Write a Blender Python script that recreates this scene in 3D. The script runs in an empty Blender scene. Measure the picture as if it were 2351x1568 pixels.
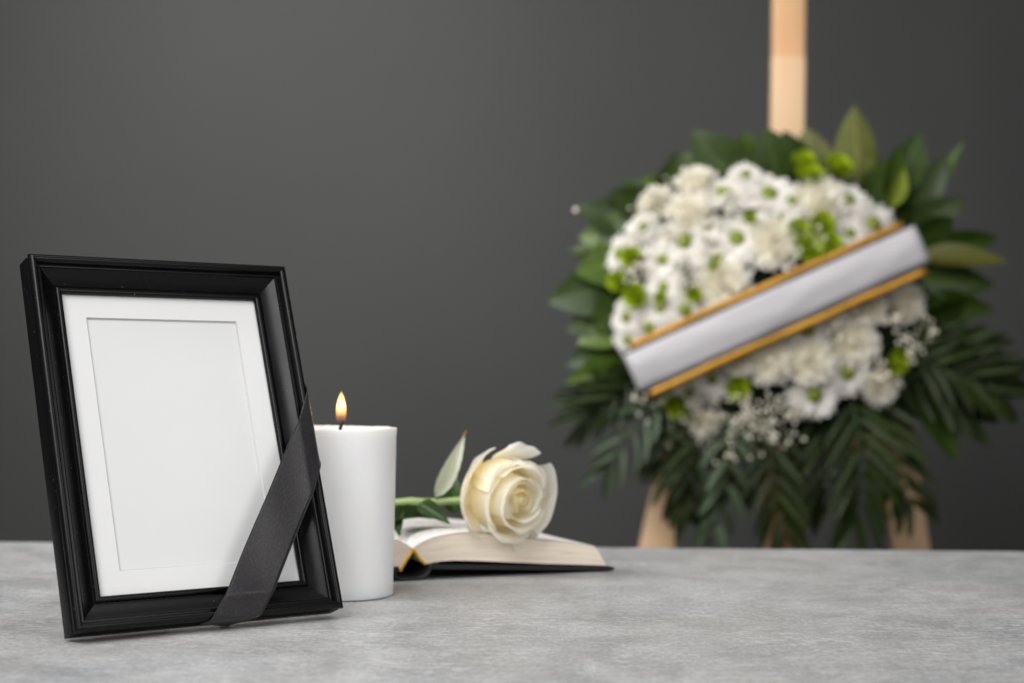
import bpy, bmesh, math, random
from mathutils import Vector, Matrix, noise

PI = math.pi
rad = math.radians
scene = bpy.context.scene
COL = scene.collection
random.seed(7)

# ------------------------------------------------------------------ camera
CAM_H, FPX, ROLL, PITCH = 0.150, 3758.0, 0.0095, 0.0150      # photo measured at 2351 px width
cam_data = bpy.data.cameras.new('camera')
cam = bpy.data.objects.new('camera', cam_data)
COL.objects.link(cam)
scene.camera = cam
cam_data.sensor_width = 36.0
cam_data.lens = FPX / 2351.0 * 36.0
cam_data.clip_start = 0.02
cam_data.clip_end = 60.0
cam.matrix_world = (Matrix.Translation((0, 0, CAM_H)) @ Matrix.Rotation(PI / 2 + PITCH, 4, 'X')
                    @ Matrix.Rotation(ROLL, 4, 'Z'))
cam_data.dof.use_dof = True
cam_data.dof.focus_distance = 0.945
cam_data.dof.aperture_fstop = 5.5
cam_data.dof.aperture_blades = 9

# ------------------------------------------------------------------ world (dim room light)
world = bpy.data.worlds.new('World')
scene.world = world
world.use_nodes = True
bg = world.node_tree.nodes['Background']
bg.inputs['Color'].default_value = (0.93, 0.95, 1.0, 1)
bg.inputs['Strength'].default_value = 0.05

scene.view_settings.view_transform = 'Standard'
scene.view_settings.look = 'None'
scene.view_settings.gamma = 1.0
scene.view_settings.exposure = 0.0


# ------------------------------------------------------------------ studio lamps
def area(name, loc, target, size, size_y, power, color=(1, 1, 1), spread=180):
    d = bpy.data.lights.new(name, 'AREA')
    d.shape = 'RECTANGLE'
    d.size, d.size_y = size, size_y
    d.energy = power
    d.color = color
    d.spread = rad(spread)
    o = bpy.data.objects.new(name, d)
    COL.objects.link(o)
    o.location = loc
    o.rotation_euler = (Vector(target) - Vector(loc)).to_track_quat('-Z', 'Y').to_euler()
    return o


area('softbox_key', (-0.75, -0.70, 1.60), (0.0, 1.20, 0.10), 1.2, 1.2, 40, (1.0, 0.997, 0.99))
area('softbox_top', (0.0, 0.90, 1.75), (0.05, 1.30, 0.0), 1.2, 1.2, 9, (1.0, 0.997, 0.99))
area('softbox_side', (-1.15, 0.80, 1.15), (0.35, 2.12, 0.20), 0.8, 0.8, 10.5, (1.0, 0.997, 0.99), 90)
area('softbox_fill', (1.25, -0.35, 0.95), (0.05, 1.1, 0.1), 1.0, 1.0, 14, (1.0, 0.99, 0.975))
area('softbox_background', (-0.62, 1.75, 1.45), (-0.40, 2.85, 0.50), 0.7, 0.7, 5.0, (1.0, 0.995, 0.985), 80)

scene.cycles.max_bounces = 14
scene.cycles.diffuse_bounces = 8
scene.cycles.transmission_bounces = 12


# ------------------------------------------------------------------ pixel -> point at a distance
def at(px, py, Y):
    u, w = px - 1175.5, py - 784.0
    c, s = math.cos(-ROLL), math.sin(-ROLL)
    a, b = c * u - s * w, s * u + c * w
    dx, dy, dz = a / FPX, 1.0, -b / FPX
    cp, sp = math.cos(PITCH), math.sin(PITCH)
    dy, dz = dy * cp - dz * sp, dy * sp + dz * cp
    t = Y / dy
    return Vector((dx * t, Y, CAM_H + dz * t))


# ------------------------------------------------------------------ helpers
def finish(bm, sharp=None):
    for f in bm.faces:
        f.smooth = sharp is not None
    if sharp is not None:
        for e in bm.edges:
            if len(e.link_faces) == 2 and e.calc_face_angle(0) > rad(sharp):
                e.smooth = False


def mesh_data(name, bm, m, sharp=40, recalc=True):
    if recalc:
        bmesh.ops.recalc_face_normals(bm, faces=bm.faces)
    finish(bm, sharp)
    me = bpy.data.meshes.new(name)
    bm.to_mesh(me)
    bm.free()
    if m:
        me.materials.append(m)
    return me


def obj(name, me, parent=None, loc=None):
    o = bpy.data.objects.new(name, me)
    COL.objects.link(o)
    if parent:
        o.parent = parent
    if loc is not None:
        o.location = loc
    return o


def part(name, bm, m, parent=None, sharp=40, loc=None):
    return obj(name, mesh_data(name, bm, m, sharp), parent, loc)


def tag(o, label=None, cat=None, group=None, kind=None):
    if label: o['label'] = label
    if cat: o['category'] = cat
    if group: o['group'] = group
    if kind: o['kind'] = kind
    return o


def empty(name, loc=(0, 0, 0)):
    o = bpy.data.objects.new(name, None)
    COL.objects.link(o)
    o.location = loc
    o.empty_display_size = 0.02
    return o


def box(bm, lo, hi, bevel=0.0, seg=2):
    r = bmesh.ops.create_cube(bm, size=1.0)
    vs = r['verts']
    for v in vs:
        v.co = Vector([lo[i] + (v.co[i] + 0.5) * (hi[i] - lo[i]) for i in range(3)])
    if bevel:
        es = list({e for v in vs for e in v.link_edges})
        bmesh.ops.bevel(bm, geom=es, offset=bevel, segments=seg, affect='EDGES', profile=0.5)


def grid(bm, rows, close_u=False, close_v=False, uvs=None):
    """rows: list of lists of Vector; makes a quad sheet. uvs(i,j)->(u,v)"""
    vs = [[bm.verts.new(p) for p in r] for r in rows]
    n, m = len(vs), len(vs[0])
    uvl = bm.loops.layers.uv.verify() if uvs else None
    for i in range(n if close_u else n - 1):
        for j in range(m if close_v else m - 1):
            i2, j2 = (i + 1) % n, (j + 1) % m
            try:
                f = bm.faces.new((vs[i][j], vs[i2][j], vs[i2][j2], vs[i][j2]))
            except ValueError:
                continue
            if uvl:
                for l, (a, b) in zip(f.loops, ((i, j), (i2, j), (i2, j2), (i, j2))):
                    l[uvl].uv = uvs(a, b)
    return vs


def tube(bm, pts, radii, seg=8, cap=True):
    pts = [Vector(p) for p in pts]
    if not isinstance(radii, (list, tuple)):
        radii = [radii] * len(pts)
    rows = []
    ref = Vector((0.13, 0.21, 0.97))
    for i, p in enumerate(pts):
        d = (pts[min(i + 1, len(pts) - 1)] - pts[max(i - 1, 0)]).normalized()
        if abs(d.dot(ref)) > 0.95:
            ref = Vector((0.9, 0.3, 0.1))
        a = d.cross(ref).normalized()
        b = d.cross(a)
        ref = b.cross(d) if False else ref
        rows.append([p + (a * math.cos(2 * PI * k / seg) + b * math.sin(2 * PI * k / seg)) * radii[i] for k in range(seg)])
    vs = grid(bm, rows, close_v=True)
    if cap:
        for r in (vs[0], vs[-1]):
            try:
                bm.faces.new(r)
            except ValueError:
                pass


def lerp_table(tbl, t):
    """smooth (Catmull-Rom) interpolation of a list of tuples, t in 0..1"""
    n = len(tbl) - 1
    x = min(max(t, 0.0), 1.0) * n
    i = min(int(x), n - 1)
    f = x - i
    p = [tbl[max(i - 1, 0)], tbl[i], tbl[i + 1], tbl[min(i + 2, n)]]
    out = []
    for a, b, c, d in zip(*p):
        out.append(0.5 * (2 * b + (c - a) * f + (2 * a - 5 * b + 4 * c - d) * f * f + (3 * b - a - 3 * c + d) * f ** 3))
    return out


# ------------------------------------------------------------------ materials
def mat(name, color=(0.5, 0.5, 0.5), rough=0.5, spec=0.5, **kw):
    m = bpy.data.materials.new(name)
    m.use_nodes = True
    b = m.node_tree.nodes['Principled BSDF']
    b.inputs['Base Color'].default_value = (*color, 1)
    b.inputs['Roughness'].default_value = rough
    b.inputs['Specular IOR Level'].default_value = spec
    for k, v in kw.items():
        b.inputs[k.replace('_', ' ')].default_value = v
    return m


class N:
    """tiny node-graph helper"""
    def __init__(s, m):
        s.t = m.node_tree
        s.bsdf = s.t.nodes.get('Principled BSDF')

    def add(s, typ, **kw):
        n = s.t.nodes.new(typ)
        for k, v in kw.items():
            if k.startswith('i_'):
                key = k[2:].replace('_', ' ')
                n.inputs[key].default_value = v
            else:
                setattr(n, k, v)
        return n

    def link(s, a, b):
        s.t.links.new(a, b)

    def coords(s, scale=(1, 1, 1), rot=(0, 0, 0), kind='Object'):
        tc = s.add('ShaderNodeTexCoord')
        mp = s.add('ShaderNodeMapping')
        mp.inputs['Scale'].default_value = scale
        mp.inputs['Rotation'].default_value = rot
        s.link(tc.outputs[kind], mp.inputs['Vector'])
        return mp.outputs['Vector']

    def noise(s, vec, scale, detail=4, rough=0.55, dist=0.0):
        n = s.add('ShaderNodeTexNoise')
        n.inputs['Scale'].default_value = scale
        n.inputs['Detail'].default_value = detail
        n.inputs['Roughness'].default_value = rough
        n.inputs['Distortion'].default_value = dist
        s.link(vec, n.inputs['Vector'])
        return n.outputs['Fac']

    def ramp(s, fac, stops):
        r = s.add('ShaderNodeValToRGB')
        el = r.color_ramp.elements
        while len(el) < len(stops):
            el.new(0.5)
        for e, (p, c) in zip(el, stops):
            e.position = p
            e.color = (*c, 1) if len(c) == 3 else c
        s.link(fac, r.inputs['Fac'])
        return r.outputs['Color']

    def mix(s, fac, a, b, mode='MIX'):
        n = s.add('ShaderNodeMix', data_type='RGBA', blend_type=mode)
        for sock, v in ((n.inputs['Factor'], fac), (n.inputs['A'], a), (n.inputs['B'], b)):
            pass
        socks = {i.identifier: i for i in n.inputs}
        for key, v in (('Factor_Float', fac), ('A_Color', a), ('B_Color', b)):
            if hasattr(v, 'links'):
                s.link(v, socks[key])
            else:
                socks[key].default_value = v if key == 'Factor_Float' else (*v, 1)
        return [o for o in n.outputs if o.identifier == 'Result_Color'][0]

    def math(s, op, a, b=0.0, clamp=False):
        n = s.add('ShaderNodeMath', operation=op, use_clamp=clamp)
        for i, v in enumerate((a, b)):
            if hasattr(v, 'links'):
                s.link(v, n.inputs[i])
            else:
                n.inputs[i].default_value = v
        return n.outputs[0]

    def bump(s, h, strength, dist):
        n = s.add('ShaderNodeBump')
        n.inputs['Strength'].default_value = strength
        n.inputs['Distance'].default_value = dist
        s.link(h, n.inputs['Height'])
        s.link(n.outputs['Normal'], s.bsdf.inputs['Normal'])
        return n

    def base(s, c):
        s.link(c, s.bsdf.inputs['Base Color'])

    def rough(s, c):
        s.link(c, s.bsdf.inputs['Roughness'])


def grey(v):
    return (v, v, v)


# table laminate
M_table = mat('grey_stone_laminate', (0.4, 0.4, 0.4), 0.42, 0.4)
n = N(M_table)
v1 = n.coords((1, 1, 1), (0, 0, 0.12))
v2 = n.coords((1.0, 0.9, 1), (0, 0, 0.10))
big = n.noise(v2, 4.5, 6, 0.6, 0.8)
mid = n.noise(v2, 22, 8, 0.66, 0.5)
fine = n.noise(n.coords((1, 0.7, 1), (0, 0, 0.15)), 330, 5, 0.75)
spk = n.noise(v1, 1500, 2, 0.6)
c = n.ramp(big, [(0.28, (0.335, 0.335, 0.339)), (0.5, (0.405, 0.404, 0.403)), (0.72, (0.47, 0.47, 0.47))])
c = n.mix(0.62, c, n.ramp(mid, [(0.3, grey(0.34)), (0.5, grey(0.5)), (0.7, grey(0.66))]), 'OVERLAY')
tone = n.noise(n.coords((1.0, 1.0, 1), (0, 0, 0.7)), 6.0, 4, 0.6, 0.5)
c = n.mix(0.4, c, n.ramp(tone, [(0.38, (0.485, 0.495, 0.52)), (0.62, (0.525, 0.50, 0.48))]), 'OVERLAY')
c = n.mix(0.44, c, n.ramp(fine, [(0.36, grey(0.26)), (0.5, grey(0.5)), (0.63, grey(0.78))]), 'OVERLAY')
c = n.mix(0.25, c, n.ramp(spk, [(0.38, grey(0.25)), (0.6, grey(0.75))]), 'OVERLAY')
# patches where the print is worn to pale flecks
fleck = n.ramp(n.noise(n.coords((0.75, 1.4, 1), (0, 0, 0.08)), 115, 7, 0.8), [(0.515, grey(0)), (0.575, grey(1))])
worn = n.ramp(n.noise(v2, 14, 5, 0.7), [(0.40, grey(0.12)), (0.60, grey(0.9))])
c = n.mix(n.math('MULTIPLY', fleck, worn), c, (0.60, 0.605, 0.61))
# thin trowel scratches: contour lines of stretched noise
for (sx, sy, rz, sc, amt, wd) in ((0.5, 9.0, 0.10, 5.0, 0.55, 0.006), (1.0, 14.0, 0.95, 4.0, 0.6, 0.005), (12.0, 0.8, 0.55, 4.0, 0.6, 0.005), (1.0, 10.0, -0.35, 6.0, 0.5, 0.006)):
    s1 = n.noise(n.coords((sx, sy, 1), (0, 0, rz)), sc, 2, 0.5, 0.2)
    d_ = n.math('ABSOLUTE', n.math('SUBTRACT', s1, 0.5))
    k = n.ramp(d_, [(0.0, grey(1)), (wd, grey(0))])
    k2 = n.math('MULTIPLY', k, n.ramp(n.noise(v1, 19 + sc, 5, 0.75), [(0.50, grey(0)), (0.62, grey(amt))]))
    c = n.mix(k2, c, (0.64, 0.64, 0.65))
n.base(c)
n.rough(n.ramp(mid, [(0.3, grey(0.34)), (0.7, grey(0.46))]))
n.bump(fine, 0.18, 0.0005)

M_wall = mat('charcoal_wall_paint', (0.12, 0.119, 0.118), 0.75, 0.25)
n = N(M_wall)
w = n.noise(n.coords(), 2.0, 5, 0.5)
n.base(n.ramp(w, [(0.3, (0.050, 0.0497, 0.0493)), (0.7, (0.056, 0.0556, 0.0551))]))
n.bump(n.noise(n.coords(), 350, 2), 0.1, 0.001)
M_floor = mat('dark_floor', (0.08, 0.075, 0.07), 0.5)
n = N(M_floor)
n.base(n.ramp(n.noise(n.coords((1, 8, 1)), 4, 5), [(0.3, (0.05, 0.045, 0.04)), (0.7, (0.10, 0.09, 0.08))]))
M_leg = mat('grey_metal_leg', (0.15, 0.15, 0.15), 0.4, Metallic=0.8)

# frame
M_frame = mat('black_satin_paint', (0.0034, 0.0030, 0.0034), 0.3, 0.22)
n = N(M_frame)
vv = n.coords()
n1 = n.noise(vv, 260, 5, 0.6)
n2 = n.noise(vv, 45, 3)
n.bump(n.mix(0.3, n1, n2), 0.04, 0.0004)
n.rough(n.ramp(n2, [(0.3, grey(0.24)), (0.7, grey(0.31))]))
sp = n.ramp(n.noise(vv, 800, 1, 0.4), [(0.785, grey(0)), (0.80, grey(1))])
n.base(n.mix(sp, (0.0036, 0.0032, 0.0036), (0.16, 0.16, 0.16)))
M_matboard = mat('white_mat_board', (0.79, 0.79, 0.785), 0.8, 0.2)
n = N(M_matboard)
n.base(n.ramp(n.noise(n.coords(), 90, 6, 0.7), [(0.3, (0.785, 0.785, 0.783)), (0.7, (0.80, 0.80, 0.797))]))
n.bump(n.noise(n.coords(), 900, 3), 0.12, 0.0003)
M_paper = mat('blank_photo_paper', (0.70, 0.70, 0.70), 0.5, 0.35)
n = N(M_paper)
n.base(n.ramp(n.noise(n.coords(), 26, 6, 0.65), [(0.3, (0.745, 0.745, 0.747)), (0.7, (0.76, 0.76, 0.76))]))
n.bump(n.noise(n.coords(), 35, 4), 0.05, 0.0006)
M_back = mat('brown_fibre_board', (0.16, 0.09, 0.05), 0.8)
n = N(M_back)
n.base(n.ramp(n.noise(n.coords(), 400, 3), [(0.3, (0.12, 0.065, 0.035)), (0.7, (0.2, 0.12, 0.07))]))

# satin ribbon
M_ribbon = mat('black_satin_ribbon', (0.016, 0.0145, 0.0165), 0.42, 0.45, Sheen_Weight=0.2, Sheen_Roughness=0.4)
n = N(M_ribbon)
w1 = n.add('ShaderNodeTexWave', wave_type='BANDS', bands_direction='DIAGONAL')
w1.inputs['Scale'].default_value = 420.0
w1.inputs['Distortion'].default_value = 3.0
w1.inputs['Detail'].default_value = 2.0
w1.inputs['Detail Scale'].default_value = 3.0
n.link(n.coords((1, 1, 1), kind='UV'), w1.inputs['Vector'])
fn = n.noise(n.coords((1, 0.4, 1), (0, 0, 0.5), kind='UV'), 1100, 3, 0.75)
lg = n.noise(n.coords((1, 0.5, 1), kind='UV'), 90, 3, 0.6)
h = n.mix(0.6, w1.outputs['Fac'], fn)
n.bump(h, 0.2, 0.0005)
n.rough(n.ramp(lg, [(0.3, grey(0.32)), (0.7, grey(0.48))]))
c = n.ramp(fn, [(0.33, (0.010, 0.009, 0.0105)), (0.55, (0.020, 0.018, 0.0205)), (0.74, (0.065, 0.060, 0.066))])
n.base(n.mix(0.5, c, n.ramp(lg, [(0.3, grey(0.3)), (0.7, grey(0.7))]), 'OVERLAY'))

# candle
M_wax = mat('white_wax', (0.86, 0.86, 0.855), 0.45, 0.4, Subsurface_Weight=0.8, Subsurface_Scale=0.008)
M_wax.node_tree.nodes['Principled BSDF'].inputs['Subsurface Radius'].default_value = (1.0, 0.85, 0.7)
n = N(M_wax)
n.base(n.ramp(n.noise(n.coords((1, 1, 0.6)), 60, 6, 0.7), [(0.3, (0.92, 0.92, 0.92)), (0.7, (0.945, 0.945, 0.945))]))
n.bump(n.noise(n.coords(), 110, 5, 0.65), 0.22, 0.0012)
M_wick = mat('charred_wick', (0.006, 0.005, 0.005), 0.9)

# wood
def wood(name, lo, hi):
    m = mat(name, hi, 0.5, 0.3)
    n = N(m)
    g = n.noise(n.coords((14, 14, 0.9)), 6, 6, 0.6, 0.4)
    n.base(n.ramp(g, [(0.3, lo), (0.7, hi)]))
    return m


M_wood = wood('pale_pine_wood', (0.62, 0.40, 0.23), (0.70, 0.485, 0.30))
M_wood2 = wood('honey_pine_wood', (0.58, 0.33, 0.165), (0.66, 0.405, 0.215))


def petal_mat(name, stops, trans=0.35, rough=0.55, veins=True):
    """thin petal: colour along uv.y (base -> tip); diffuse + translucent"""
    m = mat(name, stops[-1][1], rough, 0.25)
    n = N(m)
    uvn = n.add('ShaderNodeTexCoord')
    sx = n.add('ShaderNodeSeparateXYZ')
    n.link(uvn.outputs['UV'], sx.inputs[0])
    c = n.ramp(sx.outputs['Y'], stops)
    if veins:
        vn = n.noise(n.coords((40, 2.5, 1), kind='UV'), 1.0, 3, 0.6)
        c = n.mix(0.12, c, n.ramp(vn, [(0.3, grey(0.3)), (0.7, grey(0.7))]), 'OVERLAY')
        n.bump(vn, 0.12, 0.0006)
    n.base(c)
    tr = n.add('ShaderNodeBsdfTranslucent')
    n.link(c, tr.inputs['Color'])
    mx = n.add('ShaderNodeMixShader')
    mx.inputs[0].default_value = trans
    n.link(n.bsdf.outputs[0], mx.inputs[1])
    n.link(tr.outputs[0], mx.inputs[2])
    out = m.node_tree.nodes['Material Output']
    n.link(mx.outputs[0], out.inputs['Surface'])
    return m


M_rose = petal_mat('cream_rose_petal', [(0.0, (0.95, 0.81, 0.42)), (0.35, (0.965, 0.895, 0.67)),
                                        (0.7, (0.97, 0.94, 0.83)), (1.0, (0.97, 0.957, 0.91))], 0.58)
M_rose_core = petal_mat('yellow_rose_heart', [(0.0, (0.955, 0.82, 0.42)), (0.6, (0.97, 0.89, 0.60)),
                                              (1.0, (0.97, 0.91, 0.70))], 0.6)
M_daisy = petal_mat('white_daisy_petal', [(0.0, (0.78, 0.78, 0.62)), (0.25, (0.86, 0.83, 0.775)), (1, (0.885, 0.855, 0.805))], 0.35, veins=False)
M_mum = petal_mat('cream_mum_petal', [(0.0, (0.86, 0.80, 0.52)), (0.5, (0.90, 0.86, 0.72)), (1, (0.91, 0.885, 0.82))], 0.42, veins=False)
M_button = petal_mat('lime_button_petal', [(0.0, (0.12, 0.20, 0.005)), (0.5, (0.28, 0.38, 0.008)), (1, (0.38, 0.48, 0.012))], 0.25, veins=False)
M_eye = mat('green_flower_eye', (0.20, 0.26, 0.02), 0.7)
n = N(M_eye)
n.base(n.ramp(n.noise(n.coords(), 900, 2), [(0.3, (0.10, 0.14, 0.006)), (0.7, (0.22, 0.26, 0.015))]))
M_gyp = mat('gypsophila_blossom', (0.74, 0.69, 0.57), 0.7, 0.2)
M_stemf = mat('thin_green_stem', (0.10, 0.14, 0.04), 0.7)


def leaf_mat(name, lo, hi, rough=0.32, trans=0.15, spec=0.36):
    m = mat(name, hi, rough, spec)
    n = N(m)
    oi = n.add('ShaderNodeObjectInfo')
    tc = n.add('ShaderNodeTexCoord')
    sx = n.add('ShaderNodeSeparateXYZ')
    n.link(tc.outputs['UV'], sx.inputs[0])
    nz = n.noise(n.coords((6, 3, 1), kind='UV'), 2.0, 4)
    c = n.ramp(nz, [(0.3, lo), (0.7, hi)])
    # pale midrib, and a lighter or darker tint for each leaf
    d = n.math('ABSOLUTE', n.math('SUBTRACT', sx.outputs['X'], 0.5))
    rib = n.ramp(d, [(0.0, grey(0.6)), (0.045, grey(0.0))])
    c = n.mix(rib, c, (hi[0] * 2.2 + 0.02, hi[1] * 1.8 + 0.02, hi[2] * 2 + 0.01))
    tint = n.ramp(oi.outputs['Random'], [(0, grey(0.32)), (1, grey(0.66))])
    c = n.mix(0.8, c, tint, 'OVERLAY')
    n.base(c)
    wv = n.add('ShaderNodeTexWave', wave_type='BANDS', bands_direction='Y')
    wv.inputs['Scale'].default_value = 6.0
    n.link(tc.outputs['UV'], wv.inputs['Vector'])
    n.bump(wv.outputs['Fac'], 0.15, 0.002)
    tr = n.add('ShaderNodeBsdfTranslucent')
    n.link(c, tr.inputs['Color'])
    mx = n.add('ShaderNodeMixShader')
    mx.inputs[0].default_value = trans
    n.link(n.bsdf.outputs[0], mx.inputs[1])
    n.link(tr.outputs[0], mx.inputs[2])
    n.link(mx.outputs[0], m.node_tree.nodes['Material Output'].inputs['Surface'])
    return m


M_leaf_dark = leaf_mat('dark_glossy_leaf', (0.016, 0.034, 0.004), (0.038, 0.070, 0.007), 0.36)
M_leaf_mid = leaf_mat('mid_green_leaf', (0.04, 0.078, 0.008), (0.075, 0.125, 0.014), 0.38)
M_leaf_olive = leaf_mat('olive_leaf_underside', (0.10, 0.115, 0.02), (0.17, 0.185, 0.05), 0.5, 0.25, 0.35)
M_leaf_lime = leaf_mat('yellow_green_leaf', (0.16, 0.22, 0.02), (0.26, 0.32, 0.03), 0.45, 0.25, 0.35)
M_frond = leaf_mat('palm_leaflet', (0.013, 0.023, 0.004), (0.026, 0.042, 0.006), 0.5)
M_frond_pale = leaf_mat('greyish_palm_leaflet', (0.035, 0.058, 0.028), (0.07, 0.10, 0.05), 0.42)
M_rose_leaf = leaf_mat('rose_leaf', (0.016, 0.042, 0.006), (0.036, 0.078, 0.012), 0.42)
M_rose_leaf_pale = leaf_mat('pale_rose_leaf_underside', (0.46, 0.51, 0.36), (0.56, 0.60, 0.45), 0.6, 0.3, 0.25)
M_stem = mat('rose_stem', (0.16, 0.24, 0.06), 0.4, 0.5)
n = N(M_stem)
n.base(n.ramp(n.noise(n.coords((1, 6, 6)), 30, 3), [(0.3, (0.17, 0.27, 0.055)), (0.7, (0.32, 0.40, 0.16))]))
M_foam = mat('dark_moss_backing', (0.012, 0.02, 0.008), 0.9, 0.1)

# sash
M_sash = mat('white_satin_sash', (0.43, 0.412, 0.428), 0.45, 0.5, Sheen_Weight=0.15)
n = N(M_sash)
n.bump(n.noise(n.coords((2, 30, 1), kind='UV'), 30, 3), 0.05, 0.001)
M_gold = mat('gold_satin_edge', (0.62, 0.30, 0.035), 0.38, 0.6, Metallic=0.35)
n = N(M_gold)
n.base(n.ramp(n.noise(n.coords((3, 1, 1), kind='UV'), 5, 3), [(0.3, (0.42, 0.19, 0.010)), (0.7, (0.64, 0.33, 0.020))]))
M_blackline = mat('black_sash_line', (0.03, 0.03, 0.04), 0.5)

# book
M_pages = mat('cream_page_edges', (0.74, 0.62, 0.50), 0.85, 0.15)
n = N(M_pages)
pl = n.noise(n.coords((0.35, 0.35, 34), kind='UV'), 9, 4, 0.65)
pl2 = n.noise(n.coords((1.2, 1, 90), kind='UV'), 12, 2, 0.6)
c = n.ramp(pl, [(0.25, (0.68, 0.565, 0.44)), (0.42, (0.84, 0.725, 0.60)), (0.7, (0.88, 0.78, 0.67))])
c = n.mix(0.3, c, n.ramp(pl2, [(0.3, grey(0.32)), (0.6, grey(0.6))]), 'OVERLAY')
n.base(c)
n.bump(pl2, 0.4, 0.0006)
M_pagetop = mat('printed_page', (0.80, 0.77, 0.74), 0.8, 0.15)
n = N(M_pagetop)
# faint lines of small print: rows across the page, broken into words, inside margins
tc = n.add('ShaderNodeTexCoord')
sx = n.add('ShaderNodeSeparateXYZ')
n.link(tc.outputs['UV'], sx.inputs[0])
row = n.math('FRACT', n.math('MULTIPLY', sx.outputs['Y'], 34.0))
ink = n.math('MULTIPLY', n.math('LESS_THAN', row, 0.42), n.math('GREATER_THAN', n.noise(n.coords((90, 34, 1), kind='UV'), 1.0, 2), 0.44))
for ax, lo, hi in (('X', 0.14, 0.88), ('Y', 0.10, 0.90)):
    ink = n.math('MULTIPLY', ink, n.math('GREATER_THAN', sx.outputs[ax], lo))
    ink = n.math('MULTIPLY', ink, n.math('LESS_THAN', sx.outputs[ax], hi))
n.base(n.mix(n.math('MULTIPLY', ink, 0.6), (0.83, 0.79, 0.755), (0.12, 0.115, 0.11)))
M_cover = mat('black_book_cloth', (0.008, 0.008, 0.009), 0.55, 0.4)
n = N(M_cover)
n.bump(n.noise(n.coords(), 1500, 2), 0.2, 0.0003)
M_head = mat('yellow_headband', (0.75, 0.42, 0.015), 0.6, 0.3)
n = N(M_head)
n.base(n.ramp(n.noise(n.coords(), 700, 1), [(0.3, (0.62, 0.30, 0.01)), (0.7, (0.82, 0.50, 0.03))]))

# ================================================================== setting
bm = bmesh.new()
box(bm, (-4, 2.85, -0.76), (4, 3.0, 2.4))
tag(part('back_wall', bm, M_wall, sharp=None), 'plain matt charcoal grey wall behind the easel', 'wall', kind='structure')
bm = bmesh.new()
box(bm, (-4, -2.5, -0.80), (4, 2.85, -0.764))
tag(part('floor', bm, M_floor, sharp=None), kind='structure')

EDGE = 1.3655
table = tag(empty('table', (0, 0.63, -0.76)), 'grey stone-look laminate table that carries frame, candle and book', 'table')
bm = bmesh.new()
box(bm, (-1.05, -0.08, -0.032), (1.05, EDGE, 0.0), 0.003, 3)
part('tabletop', bm, M_table, table, 30, (0, -0.63, 0.76))
for sx_ in (-0.98, 0.98):
    for sy_ in (0.02, 1.27):
        bm = bmesh.new()
        box(bm, (sx_ - 0.025, sy_ - 0.025, -0.76), (sx_ + 0.025, sy_ + 0.025, -0.0325), 0.003)
        part('leg', bm, M_leg, table, 30, (0, -0.63, 0.76))

# ================================================================== photo frame
FW, FH = 0.1643, 0.2181
F_P = Vector((-0.2392, 0.8812, 0.0))
F_YAW, F_TILT = 0.6409, 0.3558
f_ex = Vector((math.cos(F_YAW), math.sin(F_YAW), 0))
f_nh = Vector((math.sin(F_YAW), -math.cos(F_YAW), 0))
f_up = Vector((0, 0, 1)) * math.cos(F_TILT) - f_nh * math.sin(F_TILT)
f_n = f_nh * math.cos(F_TILT) + Vector((0, 0, 1)) * math.sin(F_TILT)
F_M = Matrix((f_ex, -f_n, f_up)).transposed().to_4x4()
F_M.translation = F_P + Vector((0, 0, 0.0008))


def fl(a, b, n_):
    return Vector((a, -n_, b))


frame = tag(empty('photo_frame'), 'empty black wooden photo frame with white mat leaning back on the table', 'photo frame')
frame.matrix_world = F_M

prof = [(0.0012, 0.0), (0.0002, 0.0008), (0.0002, 0.0118), (0.0006, 0.0124), (0.0019, 0.0126), (0.0019, 0.0138)]
for k in range(9):            # outer bead
    t = PI * (1.08 - 1.02 * k / 8)
    prof.append((0.0022 + 0.0024 * math.cos(t), 0.0160 + 0.0029 * math.sin(t)))
prof += [(0.0048, 0.0150), (0.0060, 0.0153), (0.0068, 0.0149), (0.0070, 0.0141)]
for k in range(7):            # gently hollow slope
    t = k / 6
    prof.append((0.0072 + 0.0086 * t, 0.0139 - 0.0050 * t - 0.0004 * math.sin(PI * t)))
prof += [(0.0160, 0.0084), (0.0162, 0.0084)]
for k in range(7):            # inner bead
    t = PI * (1.0 - 0.95 * k / 6)
    prof.append((0.0181 + 0.0018 * math.cos(t), 0.0088 + 0.0014 * math.sin(t)))
prof += [(0.0202, 0.0083), (0.0202, 0.0072), (0.0170, 0.0068), (0.0170, 0.0)]
corners = [(0, 0, 1, 1), (FW, 0, -1, 1), (FW, FH, -1, -1), (0, FH, 1, -1)]
for k in range(4):
    c0, c1 = corners[k], corners[(k + 1) % 4]
    d = Vector((c1[0] - c0[0], c1[1] - c0[1])).normalized()
    bm = bmesh.new()
    rows = []
    for cc, sg in ((c0, 1), (c1, -1)):
        rows.append([fl(cc[0] + cc[2] * a + sg * d.x * 0.00006, cc[1] + cc[3] * a + sg * d.y * 0.00006, n_) for a, n_ in prof])
    vs = grid(bm, rows, close_v=True)
    bm.faces.new(vs[0])
    bm.faces.new(vs[1])
    part('frame_rail', bm, M_frame, frame, 42)


def ring_board(bm, o0, o1, i0, i1, zf, zb, bev):
    """rectangular board with a bevelled window (o=outer rect, i=inner rect)"""
    def rc(r0, r1, z):
        return [fl(r0[0], r0[1], z), fl(r1[0], r0[1], z), fl(r1[0], r1[1], z), fl(r0[0], r1[1], z)]
    loops = [rc(o0, o1, zb), rc(o0, o1, zf), rc(i0, i1, zf), rc((i0[0] + bev, i0[1] + bev), (i1[0] - bev, i1[1] - bev), zb)]
    grid(bm, loops, close_v=True)


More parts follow.
